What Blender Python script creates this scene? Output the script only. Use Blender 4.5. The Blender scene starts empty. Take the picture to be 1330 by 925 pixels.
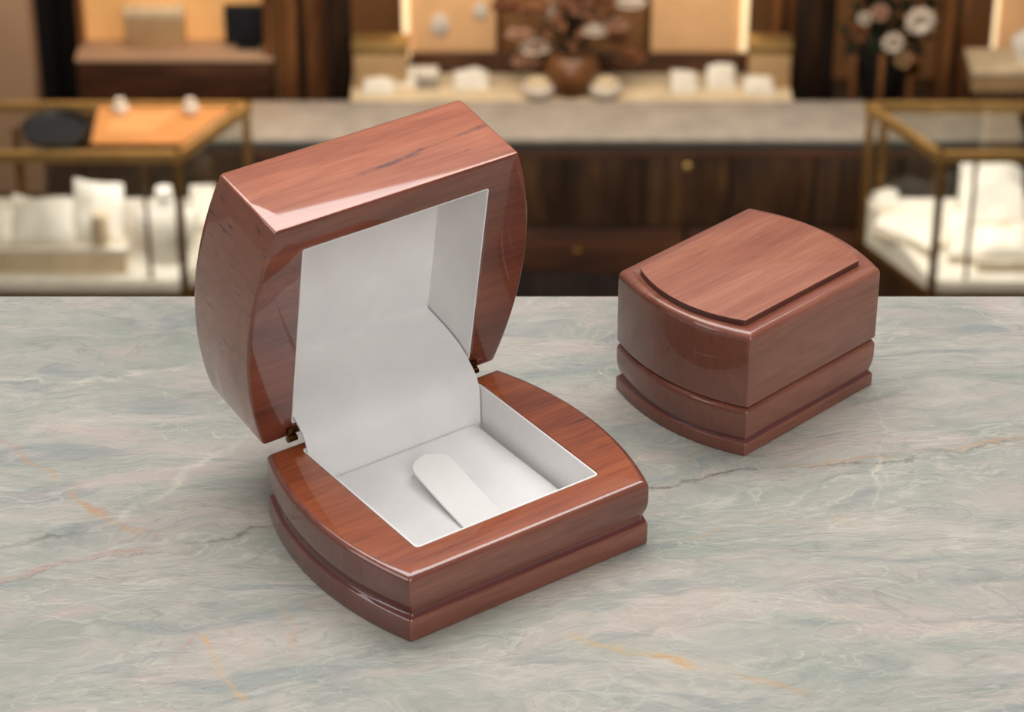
import bpy, bmesh, math, random
from mathutils import Vector, Matrix, noise
random.seed(7)
scene = bpy.context.scene
col = scene.collection

# ------------------------------------------------------------------ camera
P_, F_, H_ = 0.55126, 3681.186, 0.37711      # pitch, focal (px of 1330), height over the marble
cd = bpy.data.cameras.new('camera'); cam = bpy.data.objects.new('camera', cd); col.objects.link(cam)
cam.location = (0, 0, H_); cam.rotation_euler = (math.pi/2 - P_, 0, 0)
cd.sensor_width = 36.0; cd.lens = F_/1330*36; cd.clip_start = .01; cd.clip_end = 100
cd.dof.use_dof = True; cd.dof.focus_distance = .665; cd.dof.aperture_fstop = 36
scene.camera = cam
scene.view_settings.view_transform = 'Standard'
scene.view_settings.exposure = 0.0

def ray(px, py):
    a = (px-665)/F_; b = (462.5-py)/F_
    c, s = math.cos(P_), math.sin(P_)
    return Vector((a, c+b*s, -s+b*c))
def atY(px, py, Y):
    d = ray(px, py); return Vector((0, 0, H_)) + d*(Y/d.y)
def atZ(px, py, Z):
    d = ray(px, py); return Vector((0, 0, H_)) + d*((Z-H_)/d.z)

# ------------------------------------------------------------------ objects
def mesh_obj(name, bm, mat, parent=None, smooth=True, ang=35, loc=None, rot=None):
    bmesh.ops.recalc_face_normals(bm, faces=bm.faces)
    me = bpy.data.meshes.new(name); bm.to_mesh(me); bm.free()
    if smooth:
        for p in me.polygons: p.use_smooth = True
        me.set_sharp_from_angle(angle=math.radians(ang))
    for m in (mat if isinstance(mat, (list, tuple)) else [mat]): me.materials.append(m)
    o = bpy.data.objects.new(name, me); col.objects.link(o)
    if parent: o.parent = parent
    if loc is not None: o.location = loc
    if rot is not None: o.rotation_euler = rot
    return o
def thing(name, label, cat, loc=(0, 0, 0), rz=0, group=None):
    o = bpy.data.objects.new(name, None); col.objects.link(o)
    o.location = loc; o.rotation_euler = (0, 0, rz); o.empty_display_size = .05
    return tag(o, label, cat, group)
def tag(o, label, cat, group=None):
    o['label'] = label; o['category'] = cat
    if group: o['group'] = group
    return o
def struct(o): o['kind'] = 'structure'; return o

def box(bm, x0, x1, y0, y1, z0, z1, bev=0, seg=2):
    r = bmesh.ops.create_cube(bm, size=1)
    vs = r['verts']
    for v in vs:
        v.co = Vector((x0 if v.co.x < 0 else x1, y0 if v.co.y < 0 else y1, z0 if v.co.z < 0 else z1))
    if bev:
        es = {e for v in vs for e in v.link_edges}
        bmesh.ops.bevel(bm, geom=list(es), offset=bev, segments=seg, affect='EDGES', profile=.5)
def prism(bm, pts, z0, z1, bev=0):
    lo = [bm.verts.new((p[0], p[1], z0)) for p in pts]; hi = [bm.verts.new((p[0], p[1], z1)) for p in pts]
    n = len(pts); fs = [bm.faces.new(lo[::-1]), bm.faces.new(hi)]
    for i in range(n): fs.append(bm.faces.new((lo[i], lo[(i+1) % n], hi[(i+1) % n], hi[i])))
    if bev:
        es = {e for f in fs for e in f.edges}
        bmesh.ops.bevel(bm, geom=list(es), offset=bev, segments=2, affect='EDGES')
def lathe(bm, prof, c=(0, 0, 0), n=32, caps=True):
    rings = []
    for r, z in prof:
        rings.append([bm.verts.new((c[0]+r*math.cos(2*math.pi*i/n), c[1]+r*math.sin(2*math.pi*i/n), c[2]+z)) for i in range(n)])
    for a, b in zip(rings, rings[1:]):
        for i in range(n): bm.faces.new((a[i], a[(i+1) % n], b[(i+1) % n], b[i]))
    if caps: bm.faces.new(rings[0][::-1]); bm.faces.new(rings[-1])
def tube(bm, pts, rad, n=10):
    pts = [Vector(p) for p in pts]; rings = []
    for i, p in enumerate(pts):
        t = (pts[min(i+1, len(pts)-1)]-pts[max(i-1, 0)]).normalized()
        a = t.cross(Vector((0, 0, 1))) if abs(t.z) < .9 else t.cross(Vector((1, 0, 0)))
        a.normalize(); b = t.cross(a); r = rad[i] if isinstance(rad, (list, tuple)) else rad
        rings.append([bm.verts.new(p+a*r*math.cos(2*math.pi*k/n)+b*r*math.sin(2*math.pi*k/n)) for k in range(n)])
    for A, B in zip(rings, rings[1:]):
        for k in range(n): bm.faces.new((A[k], A[(k+1) % n], B[(k+1) % n], B[k]))
    bm.faces.new(rings[0][::-1]); bm.faces.new(rings[-1])
def NB(): return bmesh.new()

# ------------------------------------------------------------------ materials
def lin(c): return tuple(((v/255)/12.92 if v/255 <= .04045 else ((v/255+.055)/1.055)**2.4) for v in c)+(1,)
class NT:
    def __init__(s, name):
        s.m = bpy.data.materials.new(name); s.m.use_nodes = True; s.t = s.m.node_tree
        s.b = s.t.nodes['Principled BSDF']; s.out = s.t.nodes['Material Output']
    def n(s, typ, **kw):
        nd = s.t.nodes.new(typ)
        for k, v in kw.items(): setattr(nd, k, v)
        return nd
    def set(s, sock, v):
        if isinstance(v, bpy.types.NodeSocket): s.t.links.new(v, sock)
        else: sock.default_value = v
    def math(s, op, a, b=0, c=0, clamp=False):
        nd = s.n('ShaderNodeMath', operation=op); nd.use_clamp = clamp
        s.set(nd.inputs[0], a); s.set(nd.inputs[1], b); s.set(nd.inputs[2], c); return nd.outputs[0]
    def mapping(s, scale, rot=(0, 0, 0), loc=(0, 0, 0), src=None):
        if src is None: src = s.n('ShaderNodeTexCoord').outputs['Object']
        nd = s.n('ShaderNodeMapping'); s.t.links.new(src, nd.inputs[0])
        nd.inputs['Scale'].default_value = scale; nd.inputs['Rotation'].default_value = rot; nd.inputs['Location'].default_value = loc
        return nd.outputs[0]
    def noise(s, vec, scale, detail=4, rough=.55, dist=0):
        nd = s.n('ShaderNodeTexNoise'); s.t.links.new(vec, nd.inputs['Vector'])
        nd.inputs['Scale'].default_value = scale; nd.inputs['Detail'].default_value = detail
        nd.inputs['Roughness'].default_value = rough; nd.inputs['Distortion'].default_value = dist
        return nd.outputs['Fac']
    def ramp(s, fac, stops, interp='LINEAR'):
        nd = s.n('ShaderNodeValToRGB'); s.t.links.new(fac, nd.inputs[0]); cr = nd.color_ramp; cr.interpolation = interp
        while len(cr.elements) < len(stops): cr.elements.new(.5)
        for e, (p, c) in zip(cr.elements, stops): e.position = p; e.color = c if len(c) == 4 else (*c, 1)
        return nd.outputs['Color']
    def mix(s, fac, a, b, mode='MIX'):
        nd = s.n('ShaderNodeMix', data_type='RGBA', blend_type=mode)
        s.set(nd.inputs[0], fac); s.set(nd.inputs[6], a); s.set(nd.inputs[7], b); return nd.outputs[2]
    def bump(s, h, strength=.2, dist=.001):
        nd = s.n('ShaderNodeBump'); s.t.links.new(h, nd.inputs['Height'])
        nd.inputs['Strength'].default_value = strength; nd.inputs['Distance'].default_value = dist
        s.t.links.new(nd.outputs[0], s.b.inputs['Normal'])
def step(a, b):    # ramp stops black->white between a and b
    return [(a, (0, 0, 0, 1)), (b, (1, 1, 1, 1))]

def plain(name, c, rough=.6, metal=0, var=.08, scale=30, emit=0, coat=0, bump=0):
    t = NT(name); v = t.mapping((1, 1, 1)); n = t.noise(v, scale, 3)
    c = lin(c); d = tuple(max(0, x*(1-var*2)) for x in c[:3])+(1,); e = tuple(min(1, x*(1+var)) for x in c[:3])+(1,)
    colr = t.ramp(n, [(.3, d), (.7, e)])
    t.t.links.new(colr, t.b.inputs['Base Color']); t.b.inputs['Roughness'].default_value = rough
    t.b.inputs['Metallic'].default_value = metal; t.b.inputs['Coat Weight'].default_value = coat
    if emit:
        t.t.links.new(colr, t.b.inputs['Emission Color']); t.b.inputs['Emission Strength'].default_value = emit
    if bump: t.bump(n, bump)
    return t.m

def varnished(name, light, mid, dark, streak, s=1.0, seed=0, pores=.35, grain_rot=(0, 0, 0), rough=.42, coat=.9, streaks=.75, marks=(), end=1.0):
    """lacquered mahogany, grain along X; the grain ends show as short pores on faces across it"""
    t = NT(name); tc = t.n('ShaderNodeTexCoord').outputs['Object']
    L = (seed*.37, seed*.21, seed*.11)
    m1 = t.mapping((9/s, 60/s, 60/s), grain_rot, L, tc)
    a = t.noise(m1, 1.6, 5, .6, .7)
    m2 = t.mapping((30/s, 420/s, 420/s), grain_rot, L, tc)
    b = t.noise(m2, 2.2, 6, .65, .3)
    f = t.math('ADD', t.math('MULTIPLY', a, .62), t.math('MULTIPLY', b, .38))
    c = t.ramp(f, [(.36, lin(dark)), (.5, lin(mid)), (.64, lin(light))])
    # long thin dark grain marks
    m3 = t.mapping((26/s, 330/s, 330/s), (grain_rot[0], grain_rot[1], grain_rot[2]+.10), L, tc)
    st = t.ramp(t.noise(m3, 1.5, 3, .55, .2), step(.66-.02*pores, .78))
    m4 = t.mapping((7/s, 42/s, 42/s), grain_rot, (L[0]+3, L[1], L[2]), tc)
    gate = t.ramp(t.noise(m4, 1.3, 2), step(.46, .62))
    k = t.math('MULTIPLY', t.math('MULTIPLY', st, gate), streaks)
    c = t.mix(k, c, lin(streak))
    # pores
    m5 = t.mapping((160/s, 760/s, 170/s), grain_rot, L, tc)
    po = t.ramp(t.noise(m5, 1.4, 2, .5), step(.62, .74))
    nsep = t.n('ShaderNodeSeparateXYZ'); t.t.links.new(t.n('ShaderNodeTexCoord').outputs['Normal'], nsep.inputs[0])
    endg = t.math('MULTIPLY', t.math('SUBTRACT', t.math('ABSOLUTE', nsep.outputs[0]), .6), 4, clamp=True)
    po = t.math('MULTIPLY', po, endg)
    c = t.mix(t.math('MULTIPLY', endg, .85), c, t.mix(t.noise(t.mapping((40/s, 700/s, 90/s), src=tc), 1.2, 4), lin(tuple(x*.82*end for x in dark)), lin(tuple(x*.9*end for x in mid))))
    c = t.mix(t.math('MULTIPLY', po, pores*1.6, clamp=True), c, lin(tuple(x*.45 for x in dark)))
    psep = t.n('ShaderNodeSeparateXYZ'); t.t.links.new(tc, psep.inputs[0])
    wobm = t.noise(t.mapping((150, 150, 600), src=tc), 1.0, 5, .6)
    for (ax, az, bx_, bz, wd, amt) in marks:
        k0 = t.math('DIVIDE', t.math('SUBTRACT', psep.outputs[0], ax), bx_-ax, clamp=True)
        zz = t.math('ADD', t.math('MULTIPLY', k0, bz-az), az)
        dd = t.math('ABSOLUTE', t.math('ADD', t.math('SUBTRACT', psep.outputs[2], zz), t.math('MULTIPLY', t.math('SUBTRACT', wobm, .5), .0016)))
        kk = t.math('SUBTRACT', 1, t.math('DIVIDE', dd, wd), clamp=True)
        en = t.math('MULTIPLY', t.math('MULTIPLY', k0, 8, clamp=True), t.math('MULTIPLY', t.math('SUBTRACT', 1, k0), 8, clamp=True))
        brm = t.math('MULTIPLY', t.math('SUBTRACT', t.noise(t.mapping((130, 20, 90), src=tc), 1.0, 4, .7), .36), 4, clamp=True)
        c = t.mix(t.math('MULTIPLY', t.math('MULTIPLY', kk, en), t.math('MULTIPLY', brm, amt), clamp=True), c, lin(streak))
    t.t.links.new(c, t.b.inputs['Base Color'])
    t.b.inputs['Roughness'].default_value = rough
    t.b.inputs['Coat Weight'].default_value = coat; t.b.inputs['Coat Roughness'].default_value = .05; t.b.inputs['Coat IOR'].default_value = 1.7
    t.b.inputs['Specular IOR Level'].default_value = .35
    t.bump(t.math('ADD', b, t.math('MULTIPLY', po, -.5)), .06, .0003)
    return t.m

WOOD_BASE = varnished('open_box_base_side_wood', (138, 78, 58), (120, 62, 46), (94, 46, 34), (60, 34, 30), 1, 1)  # sides browner than the rim: their dull sheen is mixed into the colour
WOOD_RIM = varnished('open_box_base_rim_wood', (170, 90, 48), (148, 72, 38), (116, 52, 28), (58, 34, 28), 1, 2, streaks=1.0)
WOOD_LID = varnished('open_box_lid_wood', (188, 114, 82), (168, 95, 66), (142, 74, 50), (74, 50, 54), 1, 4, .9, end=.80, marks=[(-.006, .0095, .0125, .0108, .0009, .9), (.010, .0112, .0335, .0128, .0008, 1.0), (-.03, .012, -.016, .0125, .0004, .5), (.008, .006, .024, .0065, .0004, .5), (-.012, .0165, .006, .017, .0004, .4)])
WOOD_LRIM = varnished('open_box_lid_rim_wood', (130, 66, 44), (110, 52, 34), (86, 38, 26), (60, 34, 30), 1, 7)  # darker copy for the rim; WOOD_LID carries the lit tone of the outer face
GROOVE = varnished('groove_shade_paint', (112, 46, 38), (98, 36, 30), (82, 30, 26), (50, 20, 20), 1, 2)  # shade inside the base groove, painted as a darker wood tone
WOOD_C = varnished('closed_box_wood', (152, 94, 74), (135, 78, 60), (114, 64, 48), (88, 60, 56), .8, 6, .25, coat=.6)
WOOD_CP = varnished('closed_box_panel_wood', (170, 110, 86), (154, 94, 72), (136, 80, 62), (92, 64, 60), .8, 9, .2, (0, 0, .55), coat=.1, rough=.55)
DARKEDGE = varnished('panel_edge_dark_wood', (104, 62, 50), (88, 50, 40), (74, 40, 32), (50, 30, 28), .8, 5, coat=.3)  # darker tone on the edge faces of the lid panel
GROOVE_C = varnished('closed_groove_shade_paint', (112, 56, 50), (98, 46, 42), (84, 38, 36), (60, 26, 26), .8, 3)  # same painted groove shade for the closed box and its seam lip

def leatherette():
    t = NT('white_leatherette'); v = t.mapping((1, 1, 1)); n = t.noise(v, 2600, 3, .6); m = t.noise(v, 60, 3)
    t.t.links.new(t.ramp(m, [(.3, lin((226, 223, 222))), (.7, lin((236, 234, 232)))]), t.b.inputs['Base Color'])
    t.b.inputs['Roughness'].default_value = .62; t.b.inputs['Specular IOR Level'].default_value = .25
    t.bump(n, .12, .0002); return t.m
WHITE = leatherette()
WHITE_TAB = plain('ivory_satin_tab', (234, 232, 228), .5, var=.02, scale=80)
BRASS = plain('brass', (84, 56, 28), .28, 1, .08, 300)

# ------------------------------------------------------------------ ring boxes
def outline(hx, yf, yb, sag, r, n1=22, n2=30, nc=4):
    """closed loop: straight front (-yf) and back (+yb), sides bowed outward by sag"""
    r = max(r, 1e-5); cy = (yb-yf)/2; d = (yb+yf)/2
    R = (d*d+sag*sag)/(2*sag) if sag > 1e-7 else None
    def sx(y):
        if R is None: return hx
        return hx-(R-sag)+math.sqrt(max(0, R*R-(y-cy)**2))
    pts = []
    def corner(a, c, b):
        for i in range(1, nc+1):
            t = i/(nc+1); pts.append(((1-t)**2*a[0]+2*t*(1-t)*c[0]+t*t*b[0], (1-t)**2*a[1]+2*t*(1-t)*c[1]+t*t*b[1]))
    y0, y1 = -yf+r, yb-r
    for i in range(n1+1): pts.append((-(hx-r)+2*(hx-r)*i/n1, -yf))
    corner((hx-r, -yf), (hx, -yf), (sx(y0), y0))
    for i in range(n2+1): y = y0+(y1-y0)*i/n2; pts.append((sx(y), y))
    corner((sx(y1), y1), (hx, yb), (hx-r, yb))
    for i in range(n1+1): pts.append(((hx-r)-2*(hx-r)*i/n1, yb))
    corner((-(hx-r), yb), (-hx, yb), (-sx(y1), y1))
    for i in range(n2+1): y = y1-(y1-y0)*i/n2; pts.append((-sx(y), y))
    corner((-sx(y0), y0), (-hx, -yf), (-(hx-r), -yf))
    return pts
def loft(bm, rings, cap0=True, cap1=True, matf=None):
    R = [[bm.verts.new((x, y, z)) for x, y in o] for o, z in rings]
    n = len(R[0])
    for k, (a, b) in enumerate(zip(R, R[1:])):
        for i in range(n):
            f = bm.faces.new((a[i], a[(i+1) % n], b[(i+1) % n], b[i]))
            if matf: f.material_index = matf(k)
    if cap0: bm.faces.new(R[0][::-1])
    if cap1: bm.faces.new(R[-1])

mm = .001
BASE_PROF = [(.35, 0), (.1, .12), (0, .4), (0, 1.2), (0, 4.9), (.08, 5.4), (.3, 5.8), (.8, 6.1), (1.05, 6.5), (1.05, 7.0),
             (.95, 7.6), (.75, 8.2), (.5, 8.9), (.25, 9.7), (.08, 10.7), (0, 11.6), (0, 15.2), (.08, 15.9), (.33, 16.5), (.75, 16.95), (1.4, 17.18)]
def base_mesh(W, D, sag, s, opening=None, h=17.18, foot=1):
    bm = NB(); rings = []
    for off, z in BASE_PROF:
        if foot != 1: z = z*foot if z < 7.6 else 7.6*foot+(z-7.6)*(11.6-7.6*foot)/4 if z < 11.6 else z
        o = off*s*mm; rings.append((outline(W/2-o, D/2-o, D/2-o, sag, .0005*s), z*s*mm*h/17.18))
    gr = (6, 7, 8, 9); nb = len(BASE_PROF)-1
    if opening:
        hx, yf, yb, depth = opening
        rings.append((outline(hx+.0003, yf+.0003, yb+.0003, 1e-9, .0012), h*mm*s))
        rings.append((outline(hx, yf, yb, 1e-9, .0012), h*mm*s-.0003))
        rings.append((outline(hx, yf, yb, 1e-9, .0012), h*mm*s-depth))
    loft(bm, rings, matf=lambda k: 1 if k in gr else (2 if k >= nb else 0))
    return bm
def liner_mesh(hx, yf, yb, z0, z1, th=.0007):
    """thin lining walls standing in the opening, open at the top"""
    bm = NB(); e = .00004
    loft(bm, [(outline(hx-e, yf-e, yb-e, 1e-9, .0012), z0), (outline(hx-e, yf-e, yb-e, 1e-9, .0012), z1-.0001),
              (outline(hx-.0002, yf-.0002, yb-.0002, 1e-9, .0011), z1),
              (outline(hx-th+.0001, yf-th+.0001, yb-th+.0001, 1e-9, .0008), z1),
              (outline(hx-th, yf-th, yb-th, 1e-9, .0007), z1-.0001),
              (outline(hx-th, yf-th, yb-th, 1e-9, .0007), z0+.0004)])
    return bm

W1, D1, SAG = .065, .05988, .0056
open_box = thing('ring_box', 'open reddish-brown wooden ring box with white padded lining, lid standing upright', 'ring box', (-.01272, .53706, 0), .61451)
HX, YF, YB = .0249, .0211, .0268
b = mesh_obj('base', base_mesh(W1, D1, SAG, 1, (HX, YF, YB, .0135)), [WOOD_BASE, GROOVE, WOOD_RIM], open_box)
mesh_obj('lining', liner_mesh(HX, YF, YB, .0038, .01715, .0005), WHITE, b)
# padded insert with a ring tab
bm = NB()
pr = [(0, .0039), (0, .0068), (.0002, .0074), (.0007, .0077), (.0016, .0078)]
loft(bm, [(outline(.0230-o, .0202-o, .0250-o, 1e-9, .0012), z) for o, z in pr])
for v in bm.verts: v.co.x -= .0006; 
pad = mesh_obj('cushion', bm, WHITE, b)
bm = NB()
NT_, NW = 60, 12; top = []; bot = []
for i in range(NT_+1):
    u = math.sin(i/NT_*math.pi/2); y = -.0200+u*.0350
    lift = .0078+.0034*max(0, (u-.15)/.85)**1.4
    rr = 1.0
    if u > .86: rr = max(0.0005, 1-((u-.86)/.14)**2.3)**.45
    cx = -.0004+u*.0016; hw = .0052
    rowt, rowb = [], []
    for j in range(NW+1):
        q = -1+2*j/NW; x = cx+q*hw*rr; crown = .0003*(1-q*q)
        rowt.append(bm.verts.new((x, y, lift+crown+.0006))); rowb.append(bm.verts.new((x, y, lift+crown-.0000)))
    top.append(rowt); bot.append(rowb)
for G in (top, bot):
    for a, c in zip(G, G[1:]):
        for j in range(NW): bm.faces.new((a[j], a[j+1], c[j+1], c[j]))
for i in range(NT_):
    for j in (0, NW): bm.faces.new((top[i][j], top[i+1][j], bot[i+1][j], bot[i][j]))
for i in (0, NT_):
    for j in range(NW): bm.faces.new((top[i][j], top[i][j+1], bot[i][j+1], bot[i][j]))
mesh_obj('ring_tab', bm, WHITE_TAB, pad)

# lid, built in its own frame: origin on the hinge edge, rim at z=0, running to -Y, thickness +Z
LWd, LDp = .0644, .0617; LA = 1.39987
def lid_mesh(W, D, sag, s, T, opening=None, fy=1.35):
    """T: height (unscaled mm) of the side wall before the bead"""
    prof = [(.9, .9, 0), (.4, .4, .1), (.1, .1, .4), (0, 0, .9), (0, 0, T-.7), (.06, .06, T-.1), (.28, .3, T+.6), (.75, .85, T+1.3),
            (1.4, 1.8, T+1.85), (2.1, 3.0, T+2.05), (2.7, 4.1, T+1.9), (3.1, 5.0, T+1.5), (3.4, 5.4, T+1.35), (3.7, 5.9, T+1.35)]
    bm = NB(); rings = []
    for ox, oy, z in prof:
        rings.append((outline(W/2-ox*s*mm, D/2-oy*s*mm, D/2-oy*s*mm, sag, .0006*s), z*s*mm))
    if opening:
        hx, yf, yb, depth = opening
        inn = [(outline(hx, yf, yb, 1e-9, .0008), depth), (outline(hx, yf, yb, 1e-9, .0008), .0003), (outline(hx+.0003, yf+.0003, yb+.0003, 1e-9, .0008), 0)]
        rings = inn+rings
    loft(bm, rings, matf=lambda k: 1 if opening and k < 5 else 0)
    return bm
def lid_panel(W, D, sag, s, T):
    bm = NB()
    px, py = 4.0, 6.2
    pr = [(0, T+1.2), (0, T+3.3), (.08, T+3.5), (.3, T+3.6)]
    loft(bm, [(outline(W/2-(px+o)*s*mm, D/2-(py+o)*s*mm, D/2-(py+o)*s*mm, sag*.95, .0006*s), z*s*mm) for o, z in pr], matf=lambda k: 1 if k == 0 else 0)
    return bm
T1 = 23.6
lid_rot = (-LA, 0, 0); hinge = Vector((0, .03112, .01841))
def shifted(bm, dy): bmesh.ops.translate(bm, verts=bm.verts, vec=(0, dy, 0)); return bm
# opening spans u 5.3..54.2 from the hinge, i.e. centred frame y = D/2-u
LYB, LYF = LDp/2-.0034, -(LDp/2-.0542)
lid = mesh_obj('lid', shifted(lid_mesh(LWd, LDp, SAG, 1, T1, (.0249, LYF, LYB, .0192)), -LDp/2), [WOOD_LID, WOOD_LRIM], open_box, loc=hinge, rot=lid_rot)
mesh_obj('top_panel', shifted(lid_panel(LWd, LDp, SAG, 1, T1), -LDp/2), [WOOD_LID, GROOVE], lid)
bm = NB()   # lining of the lid: walls and ceiling
th = .0004
loft(bm, [(outline(.02486, LYF-.00004, LYB-.00004, 1e-9, .0008), .0190), (outline(.02486, LYF-.00004, LYB-.00004, 1e-9, .0008), .0003),
          (outline(.02486-th, LYF-th, LYB-th, 1e-9, .0006), .0003), (outline(.02486-th, LYF-th, LYB-th, 1e-9, .0006), .0182)])
mesh_obj('lining', shifted(bm, -LDp/2), WHITE, lid)

# curved white backdrop bridging lid and base
def catmull(P, m=10):
    out = []
    for i in range(len(P)-1):
        p0, p1, p2, p3 = P[max(i-1, 0)], P[i], P[i+1], P[min(i+2, len(P)-1)]
        for k in range(m):
            t = k/m
            out.append(tuple(.5*((2*p1[j])+(-p0[j]+p2[j])*t+(2*p0[j]-5*p1[j]+4*p2[j]-p3[j])*t*t+(-p0[j]+3*p1[j]-3*p2[j]+p3[j])*t**3) for j in range(len(p1))))
    out.append(tuple(P[-1])); return out
ST = [(48.6, 28.6), (43.4, 27.5), (38.5, 26.4), (33.6, 24.6), (29.5, 22.0), (26.9, 19.6), (25.6, 17.0), (25.2, 13.4), (25.1, 10), (25.1, 7.0)]
C_ = catmull(ST, 8); bm = NB(); fr, bk = [], []
for i, (y, z) in enumerate(C_):
    a = C_[max(i-1, 0)]; c = C_[min(i+1, len(C_)-1)]; t = Vector((c[0]-a[0], c[1]-a[1])).normalized()
    nn = Vector((-t.y, t.x)); 
    if nn.x > 0: nn = -nn
    rf, rb = [], []
    for j in range(13):
        x = (-23.9+47.9*j/12)*mm
        rf.append(bm.verts.new((x, y*mm, z*mm))); rb.append(bm.verts.new((x, (y-nn.x*.6)*mm, (z-nn.y*.6)*mm)))
    fr.append(rf); bk.append(rb)
for G in (fr, bk):
    for a, c in zip(G, G[1:]):
        for j in range(12): bm.faces.new((a[j], a[j+1], c[j+1], c[j]))
for i in range(len(fr)-1):
    for j in (0, 12): bm.faces.new((fr[i][j], fr[i+1][j], bk[i+1][j], bk[i][j]))
for i in (0, len(fr)-1):
    for j in range(12): bm.faces.new((fr[i][j], fr[i][j+1], bk[i][j+1], bk[i][j]))
mesh_obj('backdrop', bm, WHITE, open_box, ang=60)
# small brass hinges between lid and base
for sx in (-1, 1):
    bm = NB()
    x = sx*.0254
    tube(bm, [(x-.0012, .0300, .0186), (x+.0012, .0300, .0186)], .0008, 14)
    box(bm, x-.0010, x+.0010, .0298, .0304, .0186, .0214, .0001)
    mesh_obj('hinge', bm, BRASS, open_box)

# closed box, a smaller one of the same pattern
S2 = .72519
closed_box = thing('ring_box', 'closed small brown wooden ring box with raised panel on its lid', 'ring box', (.05790, .59920, 0), .7645)
W2, D2, SG2 = W1*S2, D1*S2, .0048
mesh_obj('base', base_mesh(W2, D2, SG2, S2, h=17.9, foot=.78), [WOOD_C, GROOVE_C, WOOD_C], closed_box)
T2 = 25.9
lid2 = mesh_obj('lid', lid_mesh(W2, D2, SG2, S2, T2), WOOD_C, closed_box, loc=(0, 0, 18.8*S2*mm))
mesh_obj('top_panel', lid_panel(W2, D2, SG2, S2, T2), [WOOD_CP, DARKEDGE], lid2)
bm = NB()   # inner lip seen in the seam
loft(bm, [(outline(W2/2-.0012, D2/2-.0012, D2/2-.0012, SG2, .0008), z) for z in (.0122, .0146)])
mesh_obj('inner_lip', bm, GROOVE_C, closed_box)

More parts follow.
